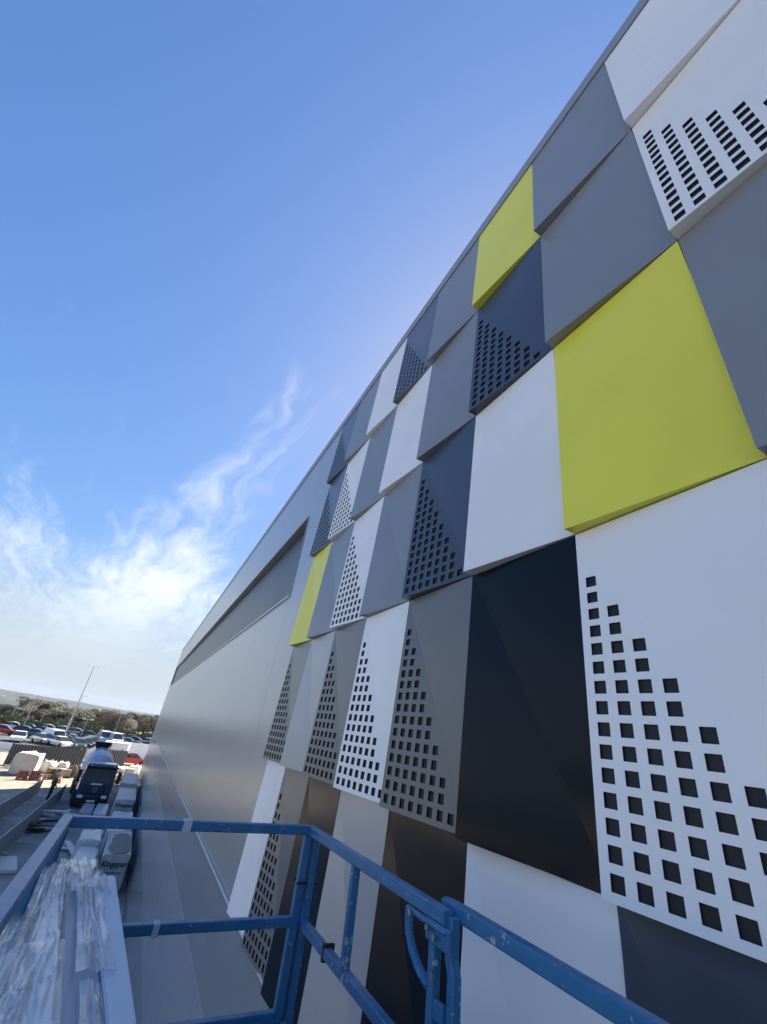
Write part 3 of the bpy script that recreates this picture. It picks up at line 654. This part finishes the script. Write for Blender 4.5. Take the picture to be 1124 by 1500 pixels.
# ------------------------------------------------------------------ fences and hoardings in the sun
m_pal = mat('dark_fence_steel', (.07, .08, .085), .6, .2, var=.3, scale=3)
def palisade(label, a, b, hgt=2.4, n=40):
    root = empty('palisade_fence', label, 'fence', (a[0], a[1], 0), math.atan2(b[1] - a[1], b[0] - a[0])); L = math.hypot(b[0] - a[0], b[1] - a[1])
    mb = MB()
    for k in range(n): x = (k + .5) * L / n; mb.add([(x - .045, -.01, .05), (x + .045, -.01, .05), (x + .045, -.01, hgt - .1), (x, -.01, hgt), (x - .045, -.01, hgt - .1), (x - .045, .01, .05), (x + .045, .01, .05), (x + .045, .01, hgt - .1), (x, .01, hgt), (x - .045, .01, hgt - .1)],
                                    [(0, 1, 2, 3, 4), (9, 8, 7, 6, 5)] + [(i, (i + 1) % 5, (i + 1) % 5 + 5, i + 5) for i in range(5)])
    mb.build('pales', mat('pale_fence_bar', (.15, .155, .16), .5, .3), root, kind='stuff')
    for z in (.5, hgt - .5): MB().box(0, L, .012, .06, z - .03, z + .03).build('rail', m_pal, root)
    MB().box(0, L, .07, .085, .05, hgt * .93).build('screen_sheet', m_pal, root)
    for k in range(int(L / 2.7) + 1): x = min(L, k * 2.7); MB().box(x - .05, x + .05, .088, .19, 0, hgt + .05).build('post', m_pal, root)
    return root
palisade('dark palisade fence with steel pales left of the truck drum', (-62.5, -10.6), (-64.5, -3.9), 2.1, 24)
palisade('short dark fence length right behind the truck', (-66.0, -2.9), (-67.0, .4), 2.2, 12)
def hoarding(label, a, b, hgt, m, n):
    root = empty('hoarding', label, 'hoarding', (a[0], a[1], 0), math.atan2(b[1] - a[1], b[0] - a[0])); L = math.hypot(b[0] - a[0], b[1] - a[1])
    for k in range(n):
        s = L / n; MB().box(k * s + .01, (k + 1) * s - .01, -.02, .02, .05, hgt, .006).build('hoarding_sheet', m, root)
        MB().box(k * s - .05, k * s + .05, .022, .12, 0, hgt + .04).build('post', m_galv, root)
    return root
hoarding('white site hoarding beyond the fence on the left', (-74, -34), (-76.0, -3.5), 1.0, m_wht, 13)
hoarding('white site hoarding right of the truck', (-80.5, -2.2), (-83.0, 12), 2.2, m_wht, 7)
def jersey(label, loc, rz, m=mat('faded_red_plastic', (.26, .09, .075), .7), group=None):
    root = empty('plastic_barrier', label, 'barrier', loc, rz, group)
    MB().prism([(-.2, 0), (.2, 0), (.2, .12), (.08, .3), (.05, .75), (-.05, .75), (-.08, .3), (-.2, .12)], -.4, .4).build('barrier_body', m, root)
    for s in (-.2, .2): MB().box(-.07, .07, s - .1, s + .1, .45, .55).build('slot', m_blk, root)
    return root
jersey('red plastic barrier left of the truck, nearer of the pair', (-53.6, -7.35, .012), .5, group='red plastic barriers')
jersey('red plastic barrier left of the truck, farther of the pair', (-54.0, -6.5, .012), .1, group='red plastic barriers')
# flatbed tarp trailer, bulk bags, block stacks
def bulkbag(label, loc, m, s=1., seed=1):
    root = empty('bulk_bag', label, 'bag', loc, seed * .7, 'bulk bags on the hardcore')
    bm = bmesh.new(); bmesh.ops.create_cube(bm, size=1); bmesh.ops.subdivide_edges(bm, edges=bm.edges[:], cuts=5, use_grid_fill=True)
    for q in bm.verts:
        c = q.co; k = 1 + .18 * (1 - (2 * c.z) ** 2); l = max(abs(c.x), abs(c.y)) / max(1e-6, math.hypot(c.x, c.y)); rd = .5 + .5 * l
        n = mn.noise(c * 3 + Vector((seed, 0, 0))) * .06
        q.co = Vector((c.x * k * rd * 1.05 + n, c.y * k * rd * 1.05 + n, (c.z + .5) * .95 + n * (1 if c.z > 0 else 0))) * s
    me = bpy.data.meshes.new('bag_body'); bm.to_mesh(me); bm.free(); me.materials.append(m); me.polygons.foreach_set('use_smooth', [True] * len(me.polygons))
    link(bpy.data.objects.new('bag_body', me), root)
    for a in (1, -1):
        for b in (1, -1): MB().tube([(a * .42 * s, b * .42 * s, .85 * s), (a * .3 * s, b * .3 * s, 1.12 * s), (a * .1 * s, b * .42 * s, .88 * s)], .025 * s, 6).build('strap', m, root)
    return root
m_bag = mat('woven_bag', (.72, .68, .6), .8, var=.15, scale=6)
for k, (x, y, s, lb) in enumerate([(-60.0, -6.4, 1.0, 'white bulk bag under the dark fence, left one'), (-60.6, -5.3, .95, 'white bulk bag under the dark fence, right one'), (-59.8, .3, 1.1, 'cream bulk bag between truck and building, front one'),
                                   (-61.2, 1.6, 1.2, 'cream bulk bag between truck and building, rear one')]): bulkbag(lb, (x, y, .012), m_bag, s, k + 1)
def pallet_stack(label, loc, rz, nx, ny, nz, m, bs=(.44, .215, .2), grp='stacks of blocks on pallets'):
    root = empty('block_stack', label, 'block stack', loc, rz, grp)
    for k in range(3): MB().box(-.55, .55, -.5 + k * .45, -.4 + k * .45, 0, .1).build('pallet_bearer', m_tim, root)
    for k in range(6): MB().box(-.58 + k * .2, -.44 + k * .2, -.52, .52, .102, .125).build('pallet_board', m_tim, root)
    me = MB().box(-bs[0] / 2 + .004, bs[0] / 2 - .004, -bs[1] / 2 + .004, bs[1] / 2 - .004, 0, bs[2] - .006, .006).mesh('block', m)
    for i in range(nx):
        for j in range(ny):
            for k in range(nz):
                if 0 < i < nx - 1 and 0 < j < ny - 1 and k < nz - 1: continue
                o = bpy.data.objects.new('block', me); o.location = ((i - (nx - 1) / 2) * bs[0], (j - (ny - 1) / 2) * bs[1], .127 + k * bs[2]); link(o, root)
    return root
m_blkc = mat('buff_block', (.5, .45, .35), .9, var=.2, scale=5)
pallet_stack('buff block stack on a pallet close to the far wall corner', (-58.6, 1.1, .012), .1, 2, 4, 5, m_blkc)
pallet_stack('buff block stack on a pallet behind the person', (-57.4, -4.6, .012), .5, 2, 4, 3, m_blkc)
plank_pile('scattered timber by the truck wheels in the sun', -55.0, .6, 12, m_tim, 2.6, 11, 1.0, .12, .06)
plank_pile('timber lengths lying under the dark fence', -60.4, -8.3, 10, m_tim, 3.0, 12, .9, .14, .06)
plank_pile('pale timber heap between the fence and the person', -59.0, -4.6, 9, m_tim, 2.2, 13, .9, .12, .07)
def pallets(label, loc, rz, n):
    root = empty('pallet_stack', label, 'pallets', loc, rz, 'pallet stacks on the hardcore')
    for k in range(n):
        for y in (-.42, 0, .42): MB().box(-.6, .6, y - .05, y + .05, k * .145, k * .145 + .1).build('pallet_bearer', m_tim, root)
        for q in range(6): MB().box(-.6 + q * .214, -.47 + q * .214, -.5, .5, k * .145 + .102, k * .145 + .124).build('pallet_board', m_tim, root)
pallets('stack of timber pallets left of the truck cab', (-56.0, -5.4, .012), .4, 6)
pallets('low stack of timber pallets near the red barriers', (-55.2, -6.1, .012), .9, 3)
pallets('stack of timber pallets at the far wall corner', (-57.0, .2, .012), .2, 5)
def drum_reel(label, loc, rz):
    root = empty('cable_reel', label, 'cable reel', loc, rz, 'cable reels on the hardcore')
    for y in (-.3, .3): MB().lathe([(y - .025, .0), (y - .025, .55), (y + .025, .55), (y + .025, .0)], 'y', 20, (0, 0, .55), False).build('flange', m_tim, root)
    MB().lathe([(-.27, .36), (.27, .36)], 'y', 16, (0, 0, .55)).build('cable', m_blk, root, True)
drum_reel('cable reel standing under the dark fence', (-60.8, -7.4, .012), .3)
drum_reel('cable reel standing behind the person', (-57.9, -3.9, .012), 1.1)
m_con = mat('cone_orange', (.6, .14, .04), .5)
def cone(label, loc):
    root = empty('traffic_cone', label, 'cone', loc, 0, 'traffic cones on the hardcore')
    MB().box(-.2, .2, -.2, .2, 0, .04, .01).build('base', m_con, root); MB().lathe([(.04, .15), (.75, .035), (.755, .0)], 'z', 14).build('cone_body', m_con, root, True)
    MB().lathe([(.34, .106), (.52, .078)], 'z', 14, closed=False).build('white_sleeve', m_wht, root, True)
for k, (x, y, lb) in enumerate([(-52.4, -5.8, 'traffic cone nearest the shadow edge on the left'), (-53.5, -4.4, 'traffic cone left of the truck wheels'), (-58.2, -6.0, 'traffic cone beside the pallets under the fence'), (-55.8, 1.5, 'traffic cone at the far wall corner')]): cone(lb, (x, y, .012))
sk = empty('waste_skip', 'grey steel waste skip beyond the dark fence', 'skip', (-70, -7.5, .0), .2)
MB().prism([(-1.8, .9), (-1.2, .05), (1.2, .05), (1.8, .9), (1.8, 1.3), (-1.8, 1.3)], -.85, .85).build('skip_body', mat('skip_paint', (.3, .3, .26), .6, var=.3, scale=3), sk)
for y in (-.88, .88): MB().box(-1.85, 1.85, y - .04, y + .04, 1.27, 1.35).build('rim', m_blk, sk)
MB().box(-.45, .45, -.87, .87, .88, .96).build('side_rib', m_blk, sk)
ct = empty('site_container', 'white steel site container behind the short fence', 'container', (-73.5, -1.2, 0), 1.5)
MB().box(-1.5, 1.5, -1.2, 1.2, .1, 2.5, .04).build('container_body', m_wht, ct)
for k in range(9): MB().box(-1.4 + k * .33, -1.25 + k * .33, -1.225, -1.2, .2, 2.4).build('corrugation', m_wht, ct)
MB().box(.5, 1.25, 1.2, 1.23, .15, 2.2).build('door', m_galv, ct)
MB().box(-1.0, -.2, 1.2, 1.23, 1.1, 1.9).build('window', m_glass, ct)
# ------------------------------------------------------------------ cars and vans
m_carbody = mat('car_paint', (.5, .5, .5), .25, .2, coat=.5)
def make_car(kind='car'):
    root = empty('parked_' + kind, 'x', kind)
    if kind == 'car':
        low = [(-2.1, .32), (-2.15, .62), (-2.05, .88), (-1.2, .95), (.95, .93), (1.95, .72), (2.12, .5), (2.08, .28)]
        cab = [(-1.75, .92), (-1.35, 1.36), (-.4, 1.47), (.35, 1.40), (1.15, .92)]; W2 = .88
    else:
        low = [(-2.6, .35), (-2.65, 1.0), (-2.6, 1.2), (1.5, 1.2), (2.45, 1.0), (2.62, .7), (2.6, .35)]
        cab = [(-2.58, 1.19), (-2.5, 2.05), (.9, 2.1), (1.15, 2.0), (1.9, 1.19)]; W2 = .98
    MB().prism(low, -W2, W2, [.05] + [0] * (len(low) - 2) + [.05]).build('body', m_carbody, root)
    MB().prism(cab, -W2 + .02, W2 - .02, [.0] + [.16] * (len(cab) - 2) + [.0]).build('cabin', m_glass if kind == 'car' else m_carbody, root)
    if kind == 'car':
        MB().prism([(-1.30, 1.375), (-.4, 1.485), (.33, 1.418), (.30, 1.37), (-.4, 1.44), (-1.28, 1.33)], -W2 + .17, W2 - .17).build('roof', m_carbody, root)
        for s in (-1, 1): MB().tube([(-.35, s * (W2 - .012), .93), (-.4, s * (W2 - .155), 1.46)], .035, 6).build('pillar', m_carbody, root)
    else: MB().add([(1.93, -.88, 1.22), (1.93, .88, 1.22), (1.20, .76, 1.98), (1.20, -.76, 1.98), (1.89, -.88, 1.20), (1.89, .88, 1.20), (1.16, .76, 1.96), (1.16, -.76, 1.96)], [(0, 1, 2, 3), (7, 6, 5, 4)] + [(i, i + 4, (i + 1) % 4 + 4, (i + 1) % 4) for i in range(4)]).build('windscreen', m_glass, root)
    L = low[-2][0] if kind == 'car' else 2.58
    for s in (-1, 1):
        MB().box(L - .12, L + .02, s * .62 - .16, s * .62 + .16, .58, .70, .02).build('headlight', m_lamp, root)
        MB().box(-L - .06, -L + .08, s * .68 - .12, s * .68 + .12, .66, .80, .02).build('tail_light', m_redp, root)
        for x in (-1.3, 1.32): wheel(root, x * (1.2 if kind != 'car' else 1), s * (W2 - .1), .32, .2)
    return root
carp, vanp = make_car('car'), make_car('van')
PAINT = {'white': (.75, .75, .75), 'silver': (.42, .43, .45), 'dark grey': (.06, .065, .07), 'black': (.015, .015, .018), 'red': (.4, .02, .025), 'dark green': (.03, .07, .055), 'blue': (.03, .07, .2), 'teal': (.12, .28, .3)}
CP = {k: mat('car_paint_' + k.replace(' ', '_'), v, .25, .15, coat=.5) for k, v in PAINT.items()}
CARS = [ # kind, x, y, heading, colour, label
 ('car', -103, -23.2, 1.45, 'teal', 'teal car at the left edge of the car park'),
 ('car', -101, -19.6, 1.6, 'red', 'red car parked among the cars on the left'),
 ('car', -105, -17.2, 1.5, 'dark grey', 'dark grey car parked right of the red car'),
 ('car', -109, -15.0, 1.5, 'black', 'black car in the back row, third right of the red car'),
 ('car', -107, -13.0, 1.5, 'dark grey', 'dark grey car in the back row near the tall mast'),
 ('car', -119, -15.6, 1.5, 'white', 'small white car in the farthest row on the left'),
 ('car', -119.5, -12.9, 1.5, 'white', 'white car in the farthest row, second from left'),
 ('car', -118, -10.4, 1.5, 'silver', 'silver car in the farthest row behind the mast'),
 ('car', -90.5, -15.2, .1, 'white', 'white car side on in the front row, leftmost'),
 ('car', -91.5, -12.1, .6, 'silver', 'silver car in the front row between two white cars'),
 ('van', -93.0, -11.0, .5, 'white', 'white van in the front row beside the mast'),
 ('car', -89.0, -9.4, .7, 'white', 'white car in the front row nearest the mast foot'),
 ('car', -97.0, -8.9, 1.2, 'black', 'black car just behind the mast foot'),
 ('car', -89.6, -6.9, .25, 'dark green', 'dark green car, nearest of the slanted row left of the drum'),
 ('car', -92.6, -6.4, .25, 'black', 'black car, second of the slanted row left of the drum'),
 ('car', -95.6, -6.2, .25, 'dark grey', 'dark grey car, third of the slanted row left of the drum'),
 ('car', -98.8, -6.0, .25, 'dark green', 'dark green car, farthest of the slanted row left of the drum'),
 ('van', -107, -4.6, .2, 'white', 'white van above the truck drum, left one'),
 ('van', -105, -2.6, .3, 'white', 'white van above the truck drum, right one'),
 ('car', -91, .1, 1.5, 'white', 'white car behind the right hand hoarding'),
 ('car', -98, 1.6, 1.4, 'dark grey', 'dark grey car right of the white car behind the hoarding'),
 ('car', -103, 4.2, 1.4, 'silver', 'silver car close to the building edge'),
 ('car', -112, 1.2, 1.4, 'blue', 'blue car in the farthest row on the right'),
 ('car', -113, 4.2, 1.4, 'white', 'white car in the farthest row by the building edge'),
 ('car', -73.5, .9, 2.0, 'red', 'red car in the sun between fence and building'),
 ('car', -97, -24.5, 1.5, 'white', 'white car at the left edge in front of the teal car'),
 ('car', -96, -21.8, 1.5, 'silver', 'silver car in front of the red car on the left'),
 ('car', -113, -20.5, 1.5, 'white', 'white car behind the red car on the left'),
 ('car', -113, -18.0, 1.5, 'black', 'black car behind the dark grey car on the left'),
 ('car', -113.5, -7.6, 1.5, 'dark grey', 'dark grey car behind the short lamp post'),
 ('car', -100.5, -14.6, 1.4, 'blue', 'blue car behind the white front row car'),
 ('car', -100, -11.8, 1.4, 'silver', 'silver car behind the white van by the mast'),
 ('car', -106, -.2, 1.4, 'dark grey', 'dark grey car right of the white vans'),
 ('car', -118, -1.6, 1.5, 'silver', 'silver car in the farthest row above the drum'),
 ('car', -118, .6, 1.5, 'red', 'red car in the farthest row right of the drum'),
]
first = {'car': carp, 'van': vanp}; used = set()
for kd, x, y, a, colr, lb in CARS:
    src = first[kd]
    o = dup(src, (x, y, gz(x, y) + .014), a, lb, swap={m_carbody: CP[colr]}); o['group'] = 'vehicles parked beyond the yard'
for src in first.values():
    for ch in list(src.children_recursive): bpy.data.objects.remove(ch)
    bpy.data.objects.remove(src)
# ------------------------------------------------------------------ lamp masts
def lamp(label, x, y, hgt, heads=2, R=.09):
    root = empty('lamp_mast', label, 'lamp post', (x, y, gz(x, y)), 0, 'lamp posts beyond the yard')
    MB().tube([(0, 0, 0), (0, 0, hgt)], [R, R * .55], 10).build('mast', m_galv, root, True)
    MB().box(-.2, .2, -.2, .2, 0, .12, .02).build('base', m_galv, root)
    for k in range(heads):
        a = PI / 2 + PI * k
        o = MB().tube([(0, 0, 0), (.55, 0, .08)], .035, 6).box(.4, 1.0, -.16, .16, .04, .16, .03).build('lamp_head', m_wht, root); o.location = (0, 0, hgt - .08); o.rotation_euler = (0, 0, a)
lamp('tallest lamp mast standing behind the site fence', -92.2, -9.7, 12.2, 2, .11)
lamp('thin lamp mast just left of the tallest mast', -113, -11.6, 7.6, 1, .07)
lamp('short lamp post right of the tallest mast', -108, -8.6, 3.6, 2, .07)
lamp('lamp mast behind the red car on the left', -107, -18.1, 6.4, 2, .08)
lamp('lamp mast at the far left, nearer the trees', -128, -24.6, 5.2, 2, .08)
lamp('lamp mast at the left edge of the view', -112, -25.2, 5.6, 2, .08)
lamp('lamp mast right of the drum, nearer of two', -122, -3.6, 5.2, 1, .08)
lamp('lamp mast right of the drum, farther of two', -131, -2.1, 6.0, 2, .08)
# ------------------------------------------------------------------ trees and hedge
def leaf_mat(name, c1, c2):
    m = bpy.data.materials.new(name); m.use_nodes = True; t = m.node_tree; b = NB(t); p = t.nodes['Principled BSDF']; p.inputs['Roughness'].default_value = .8
    v = b.n('ShaderNodeNewGeometry').outputs['Position']
    t.links.new(b.mix(b.ss(b.noise(v, .9, 3), .35, .65), (*c1, 1), (*c2, 1)), p.inputs['Base Color']); return m
m_bark = mat('bark', (.09, .07, .055), .9, var=.3, scale=4)
LM = [leaf_mat('twig_brown', (.24, .19, .13), (.17, .145, .095)), leaf_mat('spring_green', (.17, .175, .085), (.13, .14, .07)), leaf_mat('evergreen', (.022, .038, .02), (.035, .05, .028))]
def tree_mesh(seed, hgt, wid, n, leaf, cone=False, trunkh=.3):
    R = random.Random(seed); tk = MB(); tk.tube([(0, 0, 0), (.05, .02, hgt * trunkh), (.0, .08, hgt * .75)], [.17, .12, .04], 7)
    cl = []
    for k in range(13):
        a = R.uniform(0, 2 * PI); t = R.uniform(.25, .95); rr_ = wid * (1 - t if cone else math.sqrt(max(.05, 1 - (t * 1.7 - .85) ** 2))) * R.uniform(.45, .95)
        z = hgt * (.06 + .9 * t); p = (rr_ * math.cos(a), rr_ * math.sin(a), z); cl.append((p, wid * R.uniform(.28, .5)))
        tk.tube([(0, .03, z * R.uniform(.5, .75)), (p[0] * .5, p[1] * .5, z * .86), p], [.06, .04, .012], 5)
    vs = []; fs = []
    for k in range(n):
        (px, py, pz), cr = R.choice(cl); 
        while True:
            q = (R.uniform(-1, 1), R.uniform(-1, 1), R.uniform(-1, 1))
            if q[0] ** 2 + q[1] ** 2 + q[2] ** 2 < 1: break
        c = Vector((px + q[0] * cr, py + q[1] * cr, pz + q[2] * cr * .85)); u = Vector((R.gauss(0, 1), R.gauss(0, 1), R.gauss(0, 1))).normalized(); v = u.orthogonal().normalized()
        s = leaf * R.uniform(.6, 1.4); i = len(vs); vs += [c - u * s, c + v * s * .55, c + u * s, c - v * s * .55]; fs.append((i, i + 1, i + 2, i + 3))
    cm = bpy.data.meshes.new('crown'); cm.from_pydata([tuple(q) for q in vs], [], fs)
    return tk.mesh('trunk', m_bark, True), cm
TM = [tree_mesh(1, 6.5, 3.0, 5200, .13), tree_mesh(2, 6.0, 3.4, 5200, .14), tree_mesh(3, 6.2, 2.6, 5200, .12), tree_mesh(4, 6.6, 2.3, 5200, .14, True, .15)]
CROWN = {}
def tree(label, x, y, k, lm, s, rz):
    root = empty('tree', label, 'tree', (x, y, gz(x, y) - .05), rz, 'trees beyond the car park'); root.scale = (s * 1.05, s * 1.05, s * .74)
    link(bpy.data.objects.new('trunk', TM[k][0]), root)
    if (k, lm) not in CROWN: CROWN[k, lm] = TM[k][1].copy(); CROWN[k, lm].materials.append(LM[lm])
    link(bpy.data.objects.new('crown', CROWN[k, lm]), root)
R = random.Random(21); side = ['far left', 'left', 'middle', 'right', 'far right']; nm = ['brown twiggy', 'fresh green', 'dark evergreen']
tl = []
for k in range(46):
    u = (k + .5) / 46; ang = -.24 + u * .32 + R.uniform(-.004, .004); r_ = R.uniform(134, 172)
    lm = 0 if R.random() < .8 else 1
    if ang > .03 and R.random() < .6: lm = 2
    if .28 < u < .34: lm = 2 if k % 2 else 0
    s = R.uniform(.78, 1.0) * (.52 if u < .2 else 1) * (1 + (r_ - 134) / 200) + (.12 if r_ > 150 else 0)
    tl.append((-r_ * math.cos(ang), r_ * math.sin(ang), 3 if lm == 2 and k % 3 else R.randrange(3), lm, s))
ords = ['first', 'second', 'third', 'fourth', 'fifth', 'sixth', 'seventh', 'eighth', 'ninth', 'tenth', 'eleventh', 'twelfth', 'thirteenth', 'fourteenth', 'fifteenth', 'sixteenth', 'seventeenth', 'eighteenth', 'nineteenth', 'twentieth']
cnt = {}
for k, (x, y, tk_, lm, s) in enumerate(tl):
    j = cnt.get(lm, 0); cnt[lm] = j + 1; w_ = ords[j] if j < 20 else 'twenty-' + ords[j - 20] if j < 29 else ('thirtieth' if j == 29 else 'thirty-' + ords[j - 30])
    tree('%s tree beyond the car park, %s of its colour from the left' % (nm[lm], w_), x, y, tk_, lm, s, R.uniform(0, 6.28))
hr = random.Random(5); hv = []; hf = []
for k in range(16000):
    u = hr.random(); ang = -.26 + u * .36; c = Vector((-128 * math.cos(ang) + hr.gauss(0, 1.6), 128 * math.sin(ang) + hr.gauss(0, .3), 0)); c.z = hr.uniform(0, 1.9) * (.8 + .35 * math.sin(u * 60) * math.sin(u * 23))
    a = Vector((hr.gauss(0, 1), hr.gauss(0, 1), hr.gauss(0, 1))).normalized(); b = a.orthogonal().normalized(); s = hr.uniform(.12, .3); i = len(hv)
    hv += [c - a * s, c + b * s * .6, c + a * s, c - b * s * .6]; hf.append((i, i + 1, i + 2, i + 3))
me = bpy.data.meshes.new('hedge'); me.from_pydata([tuple(q) for q in hv], [], hf); me.materials.append(LM[1])
link(bpy.data.objects.new('hedge', me), None, 'low green hedge running along the far side of the car park', 'hedge')
# ------------------------------------------------------------------ haze in the air
hz = MB().box(-3300, 3300, -3300, 3300, -90, 34).build('haze', bpy.data.materials.new('thin_haze'), kind='stuff')
tag(hz, 'thin pale haze in the air', 'haze')
hm = hz.data.materials[0]; hm.use_nodes = True; t = hm.node_tree; t.nodes.clear(); b = NB(t)
pv = b.n('ShaderNodeVolumePrincipled'); pv.inputs['Color'].default_value = (.62, .76, .98, 1); pv.inputs['Density'].default_value = .00005; pv.inputs['Anisotropy'].default_value = .2
t.links.new(pv.outputs[0], b.n('ShaderNodeOutputMaterial').inputs['Volume'])
